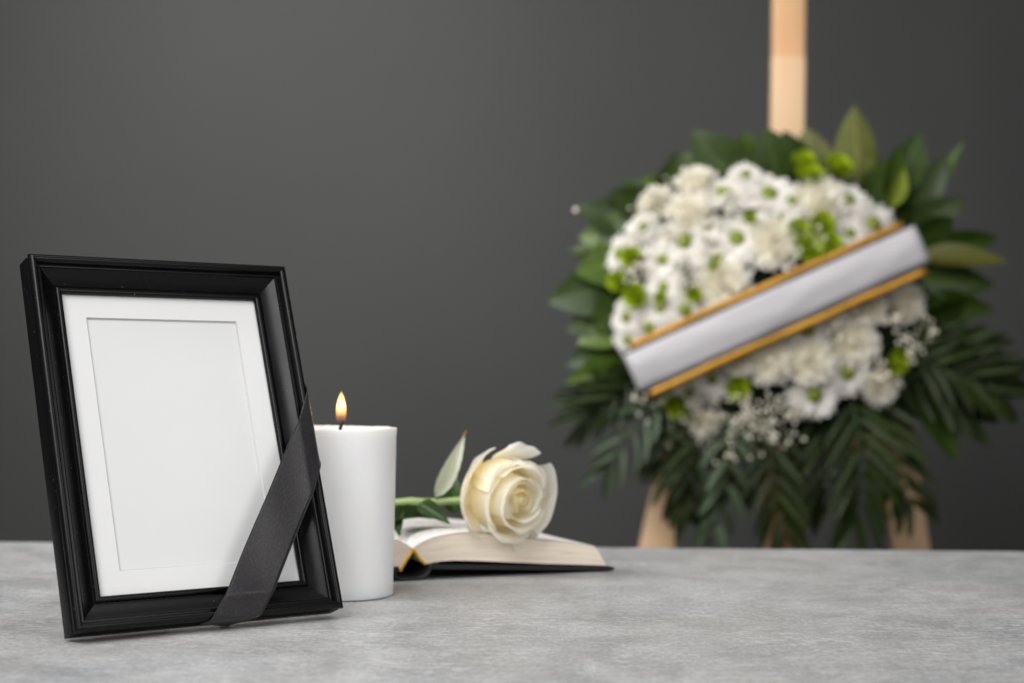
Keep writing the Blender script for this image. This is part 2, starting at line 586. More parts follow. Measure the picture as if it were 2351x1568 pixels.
bm = bmesh.new()
ring_board(bm, (0.0172, 0.0172), (FW - 0.0172, FH - 0.0172), (0.0338, 0.0338), (FW - 0.0338, FH - 0.0338), 0.0066, 0.0055, 0.0006)
o = part('mat_board', bm, M_matboard, frame, 20)
o.data.materials.append(mat('mat_core', (0.60, 0.60, 0.595), 0.85, 0.1))
for p_ in o.data.polygons:
    if 8 <= p_.index < 12:
        p_.material_index = 1
bm = bmesh.new()
box(bm, fl(0.0172, 0.0172, 0.0053), fl(FW - 0.0172, FH - 0.0172, 0.0046))
part('photo_paper', bm, M_paper, frame, None)
bm = bmesh.new()
box(bm, fl(0.0172, 0.0172, 0.0045), fl(FW - 0.0172, FH - 0.0172, 0.0012))
part('backing_board', bm, M_back, frame, None)
# strut that holds the frame up
bm = bmesh.new()
drop = 0.15
top = fl(FW / 2, drop, 0.0005)
foot_back = 0.085
# foot on the table plane: b*cos(tilt)*... solve z = up_z*b + n_z*n = 0
fn_ = -foot_back
fb_ = -(f_n.z * fn_) / f_up.z
foot = fl(FW / 2, fb_, fn_)
wv_ = Vector((0.022, 0, 0))
dd = (foot - top).normalized()
nn_ = dd.cross(Vector((1, 0, 0))).normalized() * 0.0012
rows = [[top - wv_ * 0.7 + nn_, top + wv_ * 0.7 + nn_, top + wv_ * 0.7 - nn_, top - wv_ * 0.7 - nn_],
        [foot - wv_ + nn_, foot + wv_ + nn_, foot + wv_ - nn_, foot - wv_ - nn_]]
vs = grid(bm, rows, close_v=True)
bm.faces.new(vs[0]); bm.faces.new(vs[1])
part('stand_strut', bm, M_back, frame, None)
bm = bmesh.new()
box(bm, fl(0.006, 0.020, -0.0022), fl(0.013, 0.034, -0.0002), 0.0004)
for v in bm.verts:
    v.co.x -= 0.0042
part('turn_clip', bm, mat('copper_clip', (0.45, 0.22, 0.12), 0.4, Metallic=0.7), frame, 30)

# ================================================================== mourning ribbon across the corner
RB_N = 0.0238
WRAP = [(0.0, 0.0)]          # (advance, drop) per 0.1 mm of ribbon past the crease
U1 = 0.0115                  # crease -> crown of the rail's bead
th = x_ = z_ = 0.0
for k in range(700):
    u = k * 0.0001
    if u < 0.0015:
        th = rad(22) * u / 0.0015
    elif u > U1:
        th = min(PI / 2, rad(22) + (u - U1) / 0.0036)
    x_ += math.cos(th) * 0.0001
    z_ += math.sin(th) * 0.0001
    WRAP.append((x_, z_))
WADV = WRAP[-1][0]


def wrap(u):
    if u <= 0:
        return u, 0.0
    i = min(int(u / 0.0001), 699)
    return WRAP[i]


def bend(a, b):
    """strip point measured flat on the frame front -> wrapped round the right and bottom rails"""
    a0 = FW + 0.0008 - WADV
    b0 = WADV - 0.0008
    xa, da = wrap(a - a0)
    xb, db = wrap(b0 - b)
    return a0 + xa, b0 - xb, RB_N - da - db


r_o = Vector((0.0936, -0.0010))
r_d = Vector((0.539, 0.843)).normalized()
r_p = Vector((0.843, -0.539)).normalized()
RW = 0.0253
rows, uvr = [], []
NS, NT = 150, 15
for i in range(NS + 1):
    s = -0.016 + (0.170 + 0.016) * i / NS
    row = []
    for j in range(NT + 1):
        t = (j / NT - 0.5) * RW
        p = r_o + r_d * s + r_p * t
        # slack in the middle of the strip: it dips a little between the rails
        a, b, n_ = bend(p.x, p.y)
        ins = min(FW + 0.0008 - WADV - p.x, p.y - WADV + 0.0008)      # sag between the two rails
        if ins > 0:
            n_ -= 0.0024 * (1 - math.exp(-ins / 0.014)) * (0.7 + 0.3 * math.sin(s * 75 + t * 90))
        a_, b_ = a, b
        # stop the hidden ends behind the frame
        n_ = max(n_, 0.0006)
        row.append(fl(a_, b_, n_))
    rows.append(row)
ribbon = tag(empty('mourning_ribbon'), 'black satin mourning ribbon tied across the lower right corner of the photo frame', 'ribbon')
ribbon.matrix_world = F_M
bm = bmesh.new()
grid(bm, rows, uvs=lambda i, j: (j / NT * RW, i / NS * 0.186))
o = part('ribbon_band', bm, M_ribbon, ribbon, 60)
sol = o.modifiers.new('thickness', 'SOLIDIFY')
sol.thickness = 0.0004
sol.offset = 0
for j in (0, NT):
    bm = bmesh.new()
    pts = []
    for i in range(0, NS * 6 + 1):
        x = i / 6
        i0 = min(int(x), NS - 1)
        pts.append(rows[i0][j].lerp(rows[i0 + 1][j], x - i0))
    tube(bm, pts, [0.00042 * (1 + 0.38 * math.sin(q * 2.1)) for q in range(len(pts))], 5)
    part('woven_edge', bm, M_ribbon, ribbon, 60)

# ================================================================== candle
C_Y = 1.070
ctop = at(781, 981, C_Y)
CR = 0.0368
CH = ctop.z
candle = tag(empty('pillar_candle', (ctop.x, C_Y, 0.0)), 'lit white pillar candle with one flame beside the photo frame', 'candle')
bm = bmesh.new()
pr = [(0.0, 0.0006), (0.90, 0.0006), (0.968, 0.0007), (0.972, 0.0012)]
pr += [(0.972 + 0.022 * k / 14, 0.004 + (CH - 0.010) * k / 14) for k in range(1, 15)]
pr += [(0.999, CH - 0.0030), (1.0, CH - 0.0009), (0.997, CH - 0.0002), (0.985, CH), (0.93, CH - 0.0004), (0.80, CH - 0.0013), (0.5, CH - 0.0019), (0.2, CH - 0.0024), (0.06, CH - 0.0026), (0.0, CH - 0.0026)]
SEG = 96
rows = []
for r, z in pr:
    row = []
    for k in range(SEG):
        a = 2 * PI * k / SEG
        q = Vector((math.cos(a), math.sin(a), 0))
        w_ = noise.noise(Vector((q.x * 1.6, q.y * 1.6, z * 25))) * 0.0004 + noise.noise(Vector((q.x * 5, q.y * 5, z * 60 + 9))) * 0.00018
        zz = z
        if z > CH - 0.004:
            zz += noise.noise(Vector((q.x * 4, q.y * 4, 3.1))) * 0.0006 + noise.noise(Vector((q.x * 11, q.y * 11, r * 6))) * 0.0003
        rr = r * CR + (w_ if r > 0.3 else 0)
        row.append(Vector((q.x * rr, q.y * rr, zz)))
    rows.append(row)
grid(bm, rows, close_v=True)
bmesh.ops.remove_doubles(bm, verts=bm.verts, dist=0.00001)
wax = part('wax_body', bm, M_wax, candle, 60)
bm = bmesh.new()
zt = CH - 0.003
wp = [(0, 0, zt), (0.0001, 0, zt + 0.002), (0.0006, 0, zt + 0.0042), (0.0015, 0, zt + 0.0060), (0.0021, 0, zt + 0.0072)]
tube(bm, wp, [0.0013, 0.0012, 0.0011, 0.0010, 0.0006], 8)
part('wick', bm, M_wick, candle, 60)
# flame: a teardrop of glowing gas
M_flame = bpy.data.materials.new('candle_flame')
M_flame.use_nodes = True
nt = M_flame.node_tree
nt.nodes.clear()
n = N(M_flame)
out = n.add('ShaderNodeOutputMaterial')
em = n.add('ShaderNodeEmission')
tc = n.add('ShaderNodeTexCoord')
sx = n.add('ShaderNodeSeparateXYZ')
n.link(tc.outputs['Object'], sx.inputs[0])
FLH = 0.0226
hz = n.math('DIVIDE', sx.outputs['Z'], FLH)
rx = n.math('ADD', n.math('MULTIPLY', sx.outputs['X'], sx.outputs['X']), n.math('MULTIPLY', sx.outputs['Y'], sx.outputs['Y']))
rr_ = n.math('DIVIDE', n.math('SQRT', rx), 0.0035)
grow = n.ramp(hz, [(0.0, grey(0.0)), (0.10, grey(0.03)), (0.24, grey(0.09)), (0.38, grey(0.30)), (0.56, grey(1.0)), (1.0, grey(1.0))])
# dark cone around the wick
cone = n.math('SUBTRACT', n.math('MULTIPLY', hz, 2.4), 0.15)
cone = n.math('ADD', cone, n.math('MULTIPLY', n.math('POWER', rr_, 2.0), 0.9), True)
dens = n.math('MULTIPLY', n.math('MULTIPLY', grow, cone), 1200.0)
hot = n.ramp(hz, [(0.0, (1.0, 0.28, 0.08)), (0.3, (1.0, 0.42, 0.11)), (0.55, (1.0, 0.52, 0.16)), (1.0, (1.0, 0.46, 0.10))])
n.link(hot, em.inputs['Color'])
n.link(dens, em.inputs['Strength'])
n.link(em.outputs[0], out.inputs['Volume'])
bm = bmesh.new()
fp = [(0.0, 0.0), (0.0022, 0.0004), (0.0034, 0.0022), (0.0040, 0.0055), (0.0041, 0.0082), (0.0037, 0.0120), (0.0028, 0.0158), (0.0016, 0.0190), (0.0006, 0.0208), (0.0, FLH)]
fine_fp = [lerp_table(fp, k / 36) for k in range(37)]
fine_fp = [(r * 0.87, z * FLH / 0.0226) for r, z in fine_fp]
rows = [[Vector((max(r, 0) * math.cos(2 * PI * k / 24), max(r, 0) * math.sin(2 * PI * k / 24), z)) for k in range(24)] for r, z in fine_fp]
grid(bm, rows, close_v=True)
bmesh.ops.remove_doubles(bm, verts=bm.verts, dist=0.00002)
part('flame', bm, M_flame, candle, 80, (0.0005, 0, CH + 0.0018))
ld = bpy.data.lights.new('flame_light', 'POINT')
ld.energy = 0.012
ld.color = (1.0, 0.6, 0.25)
ld.shadow_soft_size = 0.004
lo_ = bpy.data.objects.new('flame_light', ld)
COL.objects.link(lo_)
lo_.location = (ctop.x, C_Y, CH + 0.015)

# ================================================================== open book
B_S = Vector((-0.0672, 1.1442, 0.0))
B_ANG = rad(23.69)
BD = 0.166                    # depth of the book (head to tail)
book = tag(empty('open_book', B_S), 'thick black clothbound book lying open on the table under the rose', 'book')
book.rotation_euler = (0, 0, B_ANG)
top_r = [(-0.0003, 0.0220), (0.0067, 0.0258), (0.0157, 0.0288), (0.0292, 0.0309), (0.0428, 0.0313), (0.0613, 0.0299), (0.0894, 0.0255), (0.1154, 0.0222), (0.1413, 0.0185)]
bot_r = [(-0.0001, 0.0215), (0.0042, 0.0154), (0.0087, 0.0112), (0.0158, 0.0121), (0.0285, 0.0126), (0.0522, 0.0113), (0.0990, 0.0076), (0.1249, 0.0060), (0.1508, 0.0042)]
top_l = [(-0.0007, 0.0220), (-0.0060, 0.0252), (-0.0137, 0.0282), (-0.0280, 0.0312), (-0.0440, 0.0318), (-0.0640, 0.0300), (-0.0900, 0.0262), (-0.1145, 0.0232), (-0.1390, 0.0200)]
bot_l = [(-0.0009, 0.0215), (-0.0056, 0.0146), (-0.0103, 0.0072), (-0.0180, 0.0098), (-0.0300, 0.0110), (-0.0540, 0.0100), (-0.0980, 0.0072), (-0.1230, 0.0058), (-0.1480, 0.0042)]
for tp, bt in ((top_r, bot_r), (top_l, bot_l)):
    NX = 36
    tcv = [lerp_table(tp, i / NX) for i in range(NX + 1)]
    bcv = [lerp_table(bt, i / NX) for i in range(NX + 1)]
    sgn = 1 if tp is top_r else -1
    # page block: head face, fore edge, tail face (pages seen end-on)
    bm = bmesh.new()
    NZ = 10
    wob = [0.0005 * noise.noise(Vector((k * 1.7, 0.3, sgn))) for k in range(NZ + 1)]

    def blk(i, k, y):
        t = k / NZ
        x = tcv[i][0] * (1 - t) + bcv[i][0] * t
        z = tcv[i][1] * (1 - t) + bcv[i][1] * t
        if i == NX:
            x += 0.0006 * noise.noise(Vector((k * 2.3, y * 9, 4.0)))
        return Vector((x, y + wob[k] * (1 if y < BD / 2 else -1), z))
    uvl = lambda i, k: (i / NX, k / NZ)
    for y in (0.0, BD):
        grid(bm, [[blk(i, k, y) for k in range(NZ + 1)] for i in range(NX + 1)], uvs=uvl)
    NY = 14
    grid(bm, [[blk(NX, k, BD * q / NY) for k in range(NZ + 1)] for q in range(NY + 1)], uvs=lambda i, k: (i / NY, k / NZ))
    grid(bm, [[blk(i, NZ, BD * q) for q in (0, 1)] for i in range(NX + 1)], uvs=lambda i, k: (i / NX, 1.0))
    bmesh.ops.remove_doubles(bm, verts=bm.verts, dist=0.00002)
    part('page_block', bm, M_pages, book, 40)
    # the open page on top, and two loose ones lifting off it
    for q, (lift, mm) in enumerate(((0.0001, M_pagetop), (0.0004, M_pagetop))):
        bm = bmesh.new()

        def pg(i, y):
            t = i / NX
            up_ = lift * math.sin(PI * min(1, t * 1.05)) * (0.7 + 0.3 * math.cos(y * 14 + q)) + 0.0002
            return Vector((tcv[i][0] - q * 0.0006 * t, y * (1 - 0.004 * q) + 0.0003, tcv[i][1] + up_))
        grid(bm, [[pg(i, BD * j / 10) for j in range(11)] for i in range(NX + 1)],
             uvs=lambda i, j: (i / NX if sgn > 0 else 1 - i / NX, j / 10))
        part('page', bm, mm, book, 60)
    # board
    bm = bmesh.new()
    bl = [(0.0123, 0.0107), (0.050, 0.0088), (0.099, 0.0061), (0.1500, 0.0034), (0.1550, 0.0032), (0.1558, 0.0023), (0.1550, 0.0012), (0.148, 0.0011), (0.099, 0.0033), (0.050, 0.0058), (0.0123, 0.0076)]
    if sgn < 0:
        bl = [(-x * 0.985, z - 0.0006 if z > 0.004 else z) for x, z in bl]
    rows = [[Vector((x, y, z)) for x, z in bl] for y in (-0.0035, BD + 0.0035)]
    vs = grid(bm, rows, close_v=True)
    bm.faces.new(vs[0]); bm.faces.new(vs[1])
    bmesh.ops.bevel(bm, geom=[e for e in bm.edges if e.calc_face_angle(0) > 0.9], offset=0.0005, segments=2, affect='EDGES')
    part('cover_board', bm, M_cover, book, 40)
# spine: sagging band of book cloth between the two boards
sp_c = [(-0.0128, 0.0098), (-0.0150, 0.0072), (-0.0148, 0.0030), (-0.0110, 0.0007), (-0.0030, 0.0003), (0.0040, 0.0005), (0.0092, 0.0028), (0.0118, 0.0062), (0.0125, 0.0092), (0.0150, 0.0104), (0.0175, 0.0106)]
bm = bmesh.new()
cv = [lerp_table(sp_c, i / 40) for i in range(41)]
grid(bm, [[Vector((x, y, z)) for y in (-0.0035, BD * 0.5, BD + 0.0035)] for x, z in cv])
o = part('spine', bm, M_cover, book, 60)
sol = o.modifiers.new('thickness', 'SOLIDIFY')
sol.thickness = 0.0016
sol.offset = 1
for side in (bot_r[:3], bot_l[:3]):
    bm = bmesh.new()
    pts = [lerp_table(side, k / 10) for k in range(11)]
    tube(bm, [(x, -0.0006, z - 0.0003) for x, z in pts], [0.0010 * (1 + 0.12 * math.sin(k * 2.2)) for k in range(11)], 8)
    part('headband', bm, M_head, book, 60)

# ================================================================== rose
R_Y = 1.161
r_c = at(1173, 1141, R_Y)
A = Vector((0.64, -0.75, -0.13)).normalized()
Rr = A.cross(Vector((0, 0, 1))).normalized() * -1
if Rr.x < 0:
    Rr = -Rr
Uu = Rr.cross(A)
if Uu.z < 0:
    Uu = -Uu
base = r_c - A * 0.028
rose = tag(empty('white_rose', base), 'single cream white rose lying on the open book, its bloom facing right', 'rose')


def rose_petal(phi0, span, prof_mm, cut=0.22, point=0.0, spiral=1.2, ripple=0.6, seed=0, m=M_rose, tilt=0.0, parent=None, ns=16, nt_=16):
    rnd = random.Random(seed)
    ph = rnd.uniform(0, 6)
    rows = []
    for i in range(nt_ + 1):
        t = i / nt_
        row = []
        for j in range(ns + 1):
            s = 2 * j / ns - 1
            te = t * (1 - cut * abs(s) ** 2.4 + point * max(0, 1 - abs(s) * 2.2) * t)
            r_, z_ = lerp_table(prof_mm, min(te, 1.0))
            if te > 1:
                r2, z2 = lerp_table(prof_mm, 0.97)
                r_ += (r_ - r2) * (te - 1) / 0.03
                z_ += (z_ - z2) * (te - 1) / 0.03
            wid = 0.40 + 0.60 * math.sin(PI / 2 * min(1.0, te * 1.75)) ** 0.8
            phi = rad(phi0 + s * span * wid + tilt * t)
            r_ += spiral * s * min(1, te * 2) + ripple * math.sin(s * 5 + ph) * te ** 2 * 0.6 + ripple * 0.5 * math.sin(s * 9 + ph * 2) * te ** 3
            z_ += ripple * math.sin(s * 4.3 + ph * 1.7) * te ** 2
            row.append((Rr * math.cos(phi) + Uu * math.sin(phi)) * (r_ * 0.00093) + A * (z_ * 0.00093))
        rows.append(row)
    bm = bmesh.new()
    grid(bm, rows, uvs=lambda i, j: (j / ns, i / nt_))
    me = mesh_data('petal', bm, m, 80, recalc=False)
    o = obj('petal', me, parent)
    sb = o.modifiers.new('smooth', 'SUBSURF')
    sb.levels = sb.render_levels = 1
    return o


bloom = None
seed = 1
bm = bmesh.new()
tube(bm, [base * 0, A * 0.004, A * 0.009], [0.004, 0.0075, 0.006], 12)
bloom = part('bloom', bm, M_stem, rose, 60)
PET = []
for k in range(3):
    PET.append((20 + 120 * k, 100, [(1.5, 8), (4.2, 22), (4.4, 34), (2.4, 46)], 0.10, 0, 1.5, 0.3, M_rose_core))
for k in range(3):
    PET.append((85 + 120 * k, 80, [(2.5, 6), (8.5, 20), (9.4, 34), (7.8, 46)], 0.16, 0, 1.8, 0.6, M_rose_core))
for k in range(3):
    PET.append((30 + 120 * k, 78, [(3, 4), (14.5, 17), (16.2, 31), (15.2, 44), (16.4, 47)], 0.18, 0.03, 2.4, 0.9, M_rose))
# cup and outer petals, each as it sits in the photo
PET += [
    (150, 62, [(5, 3), (19, 11), (21, 24), (19.5, 38), (19, 46), (21, 47.5)], 0.22, 0.04, 2.0, 0.8, M_rose),
    (215, 60, [(5, 3), (20, 11), (22, 24), (20.5, 38), (20.5, 45), (23, 45.5)], 0.20, 0.04, 2.0, 0.8, M_rose),
    (276, 62, [(5, 3), (20, 12), (23, 26), (22, 39), (22.5, 44.5), (25, 45)], 0.20, 0.02, 2.0, 0.8, M_rose),
    (78, 58, [(5, 3), (20, 12), (24, 25), (24, 36), (25, 43), (27.5, 44.5)], 0.20, 0.02, 1.8, 0.8, M_rose),
    (118, 50, [(5, 3), (23, 9), (27, 21), (27, 33), (28.5, 38), (31.5, 37.5)], 0.22, 0.05, 2.6, 1.0, M_rose),
    (184, 54, [(5, 3), (23, 9), (27, 20), (26, 31), (26.5, 37), (29.5, 37)], 0.22, 0.06, 2.6, 1.0, M_rose),
    # big right-hand petals: broad open cup
    (-3, 50, [(5, 3), (23, 12), (29, 25), (32.5, 36), (36.0, 41.5), (38.0, 40.5)], 0.16, 0.0, 1.4, 0.8, M_rose),
    (46, 46, [(5, 2), (23, 9), (28, 22), (28, 33), (28.5, 39.5), (29.5, 40.5)], 0.22, 0.0, 1.6, 0.7, M_rose),
    (106, 46, [(5, 2), (25, 8), (28, 17), (28, 26), (28, 33), (29, 35)], 0.22, 0.04, 1.2, 0.7, M_rose),
    (78, 25, [(5, 1), (24, 6), (31, 15), (35, 23), (38.5, 29), (42, 33)], 0.02, 0.0, 0.6, 0.9, M_rose),
    (139, 33, [(5, 1), (26, 5), (34, 12), (37.5, 18), (40, 22), (42.5, 22)], 0.30, 0.14, 0.8, 0.7, M_rose),
    (178, 48, [(5, 1), (26, 4), (33, 10), (36, 17), (38.5, 22), (40, 22)], 0.26, 0.08, 1.0, 0.8, M_rose),
    (229, 32, [(5, 1), (26, 5), (32, 11), (34.5, 16), (36.5, 18), (38, 15)], 0.32, 0.14, 1.0, 0.7, M_rose),
    (252, 52, [(5, 2), (24, 8), (28.5, 19), (29, 30), (31, 36.5), (34, 37)], 0.20, 0.08, 2.2, 0.9, M_rose),
    (310, 27, [(5, 2), (25, 8), (31, 18), (35.5, 25), (41, 28), (47, 28)], 0.06, 0.02, 1.0, 0.9, M_rose),
]
for p in PET:
    seed += 1
    rose_petal(p[0], p[1], p[2], p[3], p[4], p[5], p[6], seed, p[7], parent=bloom)

# stem
stem_pts = [Vector((0, 0, 0)), at(1070, 1146, 1.207) - base, at(1030, 1150, 1.214) - base, at(985, 1152, 1.220) - base, at(930, 1152, 1.225) - base, at(880, 1158, 1.230) - base,
            at(800, 1178, 1.24) - base, at(725, 1205, 1.255) - base]
sp_f = [Vector(lerp_table([tuple(p) for p in stem_pts], k / 30)) for k in range(31)]
bm = bmesh.new()
tube(bm, sp_f, [0.0042] + [0.0027 + 0.0006 * math.exp(-((k - 16) / 1.2) ** 2) for k in range(1, 31)], 10)
part('stem', bm, M_stem, rose, 60)


def leaf_mesh(name, m, shape='broad', fold=0.12, bow=0.14, ns=10, nw=3, wave=0.0, serr=0.0):
    """unit leaf: base at origin, tip at +Y 1, half width .5 in X, front +Z"""
    bm = bmesh.new()
    rows = []
    for i in range(ns + 1):
        t = i / ns
        if shape == 'broad':
            w = math.sin(PI * t ** 0.80) ** 0.75 * (1 - 0.25 * t)
        elif shape == 'lance':
            w = math.sin(PI * t ** 0.9) ** 0.9
        elif shape == 'strap':
            w = min(1, t * 5) ** 0.7 * (1 - t ** 5) ** 0.8
        else:
            w = math.sin(PI * t ** 0.7) ** 0.85 * (1 - 0.35 * t)
        w = max(w, 0.03)
        row = []
        for j in range(-nw, nw + 1):
            s = j / nw
            ww = w * (1 + serr * (1 if i % 2 else -1) * (abs(j) == nw))
            z = fold * abs(s) * ww - bow * (2 * t - 1) ** 2 + bow + wave * math.sin(t * 9 + s * 2) * abs(s)
            row.append(Vector((s * 0.5 * ww, t, z * 0.5)))
        rows.append(row)
    grid(bm, rows, uvs=lambda i, j: (j / (2 * nw), i / ns))
    return mesh_data(name, bm, m, 80, recalc=False)


def place_leaf(name, me, p0, p1, width, face=Vector((0, -1, 0)), roll=0.0, parent=None):
    """p0 base, p1 tip in world; face = direction the upper side looks"""
    d = p1 - p0
    L = d.length
    y = d / L
    z = (face - y * face.dot(y)).normalized()
    x = y.cross(z)
    mtx = Matrix((x, y, z)).transposed() @ Matrix.Rotation(roll, 3, 'Y')
    mtx = mtx @ Matrix.Diagonal((width, L, L))
    o = obj(name, me, parent)
    w = mtx.to_4x4()
    w.translation = p0 - (parent.location if parent else Vector())
    o.matrix_local = w
    return o


ml_pale = leaf_mesh('leaf', M_rose_leaf_pale, 'rose', 0.30, 0.05, 14, 3, 0.02, 0.03)
ml_green = leaf_mesh('leaf', M_rose_leaf, 'rose', 0.25, 0.10, 14, 3, 0.02, 0.03)
place_leaf('leaf', ml_pale, at(1000, 1140, 1.214), at(1068, 996, 1.224), 0.0145, Vector((-0.3, -0.9, 0.1)), 0.55, rose)
place_leaf('leaf', ml_green, at(1042, 1178, 1.224), at(1040, 1085, 1.232), 0.019, Vector((-0.2, -0.9, 0.3)), 0.2, rose)
place_leaf('leaf', ml_green, at(962, 1157, 1.200), at(1034, 1203, 1.185), 0.015, Vector((0.1, -0.75, 0.6)), 0.3, rose)
place_leaf('leaf', ml_green, at(990, 1192, 1.205), at(860, 1200, 1.17), 0.022, Vector((0.0, -0.6, 0.8)), 0.0, rose)
place_leaf('leaf', ml_green, at(880, 1165, 1.21), at(918, 1232, 1.165), 0.022, Vector((0.3, -0.85, 0.4)), 0.0, rose)
bm = bmesh.new()
tube(bm, [at(1064, 1003, 1.224) - base, at(1071, 988, 1.224) - base], [0.0012, 0.0004], 6)
part('leaf_tip', bm, mat('dry_leaf_tip', (0.24, 0.14, 0.03), 0.7), rose, 60)
bm = bmesh.new()
tube(bm, [at(1004, 1150, 1.218) - base, at(1000, 1139, 1.214) - base], [0.0010, 0.0008], 6)
part('leaf_stalk', bm, M_stem, rose, 60)

# ================================================================== easel
E_Y = 2.23
easel = tag(empty('easel', (at(1800, 1253, E_Y).x, E_Y, -0.764)), 'pale pine artist easel standing behind the funeral wreath', 'easel')
e0 = easel.location.copy()


def beam(name, p0, p1, w, d, m, y_off=0.0):
    p0, p1 = p0.copy(), p1.copy()
    p0.y += y_off; p1.y += y_off
    ax = (p1 - p0).normalized()
    L = (p1 - p0).length
    y = Vector((0, 1, 0))
    y = (y - ax * ax.dot(y)).normalized()
    x = y.cross(ax)
    bm = bmesh.new()
    box(bm, (-w / 2, -d / 2, 0), (w / 2, d / 2, L), 0.0022, 2)
    mt = Matrix((x, y, ax)).transposed().to_4x4()
    mt.translation = p0 - e0
    o = part(name, bm, m, easel, 35)
    o.matrix_local = mt
    return o


kE = E_Y / FPX


def floor_pt(pa, pb):
    """continue the line pa->pb down to the floor"""
    t = (-0.764 - pa.z) / (pb.z - pa.z)
    return pa + (pb - pa) * t


beam('mast', at(1804, 480, E_Y), at(1809, 131, E_Y), 76 * kE, 0.020, M_wood)
beam('mast_extension', at(1805.5, 420, E_Y + 0.022), at(1814, -420, E_Y + 0.022), 75 * kE, 0.019, M_wood2)
pa, pb = at(1804, 640, E_Y), at(1806, 1260, E_Y)
beam('centre_post', floor_pt(pa, pb), at(1804, 520, E_Y), 100 * kE, 0.022, M_wood2, 0.03)
pa, pb = at(1640, 650, E_Y), at(1509, 1252, E_Y)
beam('front_leg', floor_pt(pa, pb), at(1652, 595, E_Y), 80 * kE, 0.022, M_wood)
pa, pb = at(2004, 650, E_Y), at(2088, 1256, E_Y)
beam('front_leg', floor_pt(pa, pb), at(1998, 600, E_Y), 84 * kE, 0.022, M_wood)
beam('cross_bar', at(1600, 600, E_Y), at(2050, 604, E_Y), 60 * kE, 0.022, M_wood, -0.024)
beam('shelf', at(1640, 1010, E_Y), at(1990, 1013, E_Y), 50 * kE, 0.050, M_wood, -0.045)

# ================================================================== wreath
W_Y = 2.12
WK = W_Y / FPX
wc = at(1772, 700, W_Y)
wreath = tag(empty('funeral_wreath', wc), 'round funeral wreath of white and green flowers with dark leaves hanging on the easel', 'wreath')
DX, DZ, DH = 395 * WK, 335 * WK, 0.075      # flower mound: half width, half height, height


def dome(px, py):
    """depth of the flower mound toward the camera at a photo point, and its normal"""
    x, z = (px - 1765) * WK / DX, (705 - py) * WK / DZ
    r2 = min(x * x + z * z, 0.98)
    hgt = DH * math.sqrt(1 - r2)
    nx = DH * x / (DX * math.sqrt(1 - r2) + 1e-4)
    nz = DH * z / (DZ * math.sqrt(1 - r2) + 1e-4)
    nrm = Vector((nx, -1.0, nz))
    ln = math.hypot(nx, nz)
    if ln > 0.95:
        nrm = Vector((nx / ln * 0.95, -1.0, nz / ln * 0.95))
    return hgt, nrm.normalized()


bm = bmesh.new()
rows = []
for i in range(13):
    t = i / 12 * PI / 2
    rows.append([Vector((0.88 * DX * math.cos(t) * math.cos(a), -0.80 * DH * math.sin(t) + 0.02, 0.88 * DZ * math.cos(t) * math.sin(a)))
                 for a in [2 * PI * k / 40 for k in range(40)]])
grid(bm, rows, close_v=True)
bmesh.ops.remove_doubles(bm, verts=bm.verts, dist=0.0005)
for v in bm.verts:
    v.co += Vector((noise.noise(v.co * 30), noise.noise(v.co * 30 + Vector((5, 0, 0))), noise.noise(v.co * 30 + Vector((0, 9, 0))))) * 0.006
part('moss_base', bm, M_foam, wreath, 60)


# ---- flower meshes (unit radius, facing +Z)
def petal_strip(bm, ang, elev, r0, r1, width, cup, uvrange=(0, 1), n=4, curl=0.0, jz=0.0):
    ca, sa = math.cos(ang), math.sin(ang)
    rows = []
    for i in range(n + 1):
        t = i / n
        L = r0 + (r1 - r0) * t
        e = elev - curl * t
        rr = r0 * math.cos(elev) + (L - r0) * math.cos(e)
        zz = (L - r0) * math.sin(e) + jz
        w = width * (0.45 + 0.55 * math.sin(PI * (0.12 + 0.70 * t)))
        if i == n:
            w *= 0.55
        row = []
        for s in (-1, 0, 1):
            x, y = rr, s * w
            z = zz + cup * abs(s)
            row.append(Vector((x * ca - y * sa, x * sa + y * ca, z)))
        rows.append(row)
    grid(bm, rows, uvs=lambda i, j: (j / 2, uvrange[0] + (uvrange[1] - uvrange[0]) * i / n))


def daisy_mesh(seed):
    rnd = random.Random(seed)
    bm = bmesh.new()
    np_ = 21
    for row, (el, r1, jz) in enumerate(((0.10, 1.0, 0.0), (0.26, 0.93, 0.03), (0.46, 0.74, 0.06))):
        for k in range(np_ - 2 * row):
            a = 2 * PI * (k + 0.5 * row) / (np_ - 2 * row) + rnd.uniform(-0.07, 0.07)
            petal_strip(bm, a, el + rnd.uniform(-0.10, 0.12), 0.14, r1 * rnd.uniform(0.88, 1.05), 0.125, 0.03, curl=rnd.uniform(0.0, 0.4), jz=jz)
    return mesh_data('daisy', bm, M_daisy, 80, recalc=False)


def eye_mesh():
    bm = bmesh.new()
    bmesh.ops.create_icosphere(bm, subdivisions=2, radius=0.27)
    for v in bm.verts:
        v.co.z = v.co.z * 0.5 + 0.19
        v.co += v.co.normalized() * 0.03 * noise.noise(v.co * 22)
    return mesh_data('flower_eye', bm, M_eye, 80)


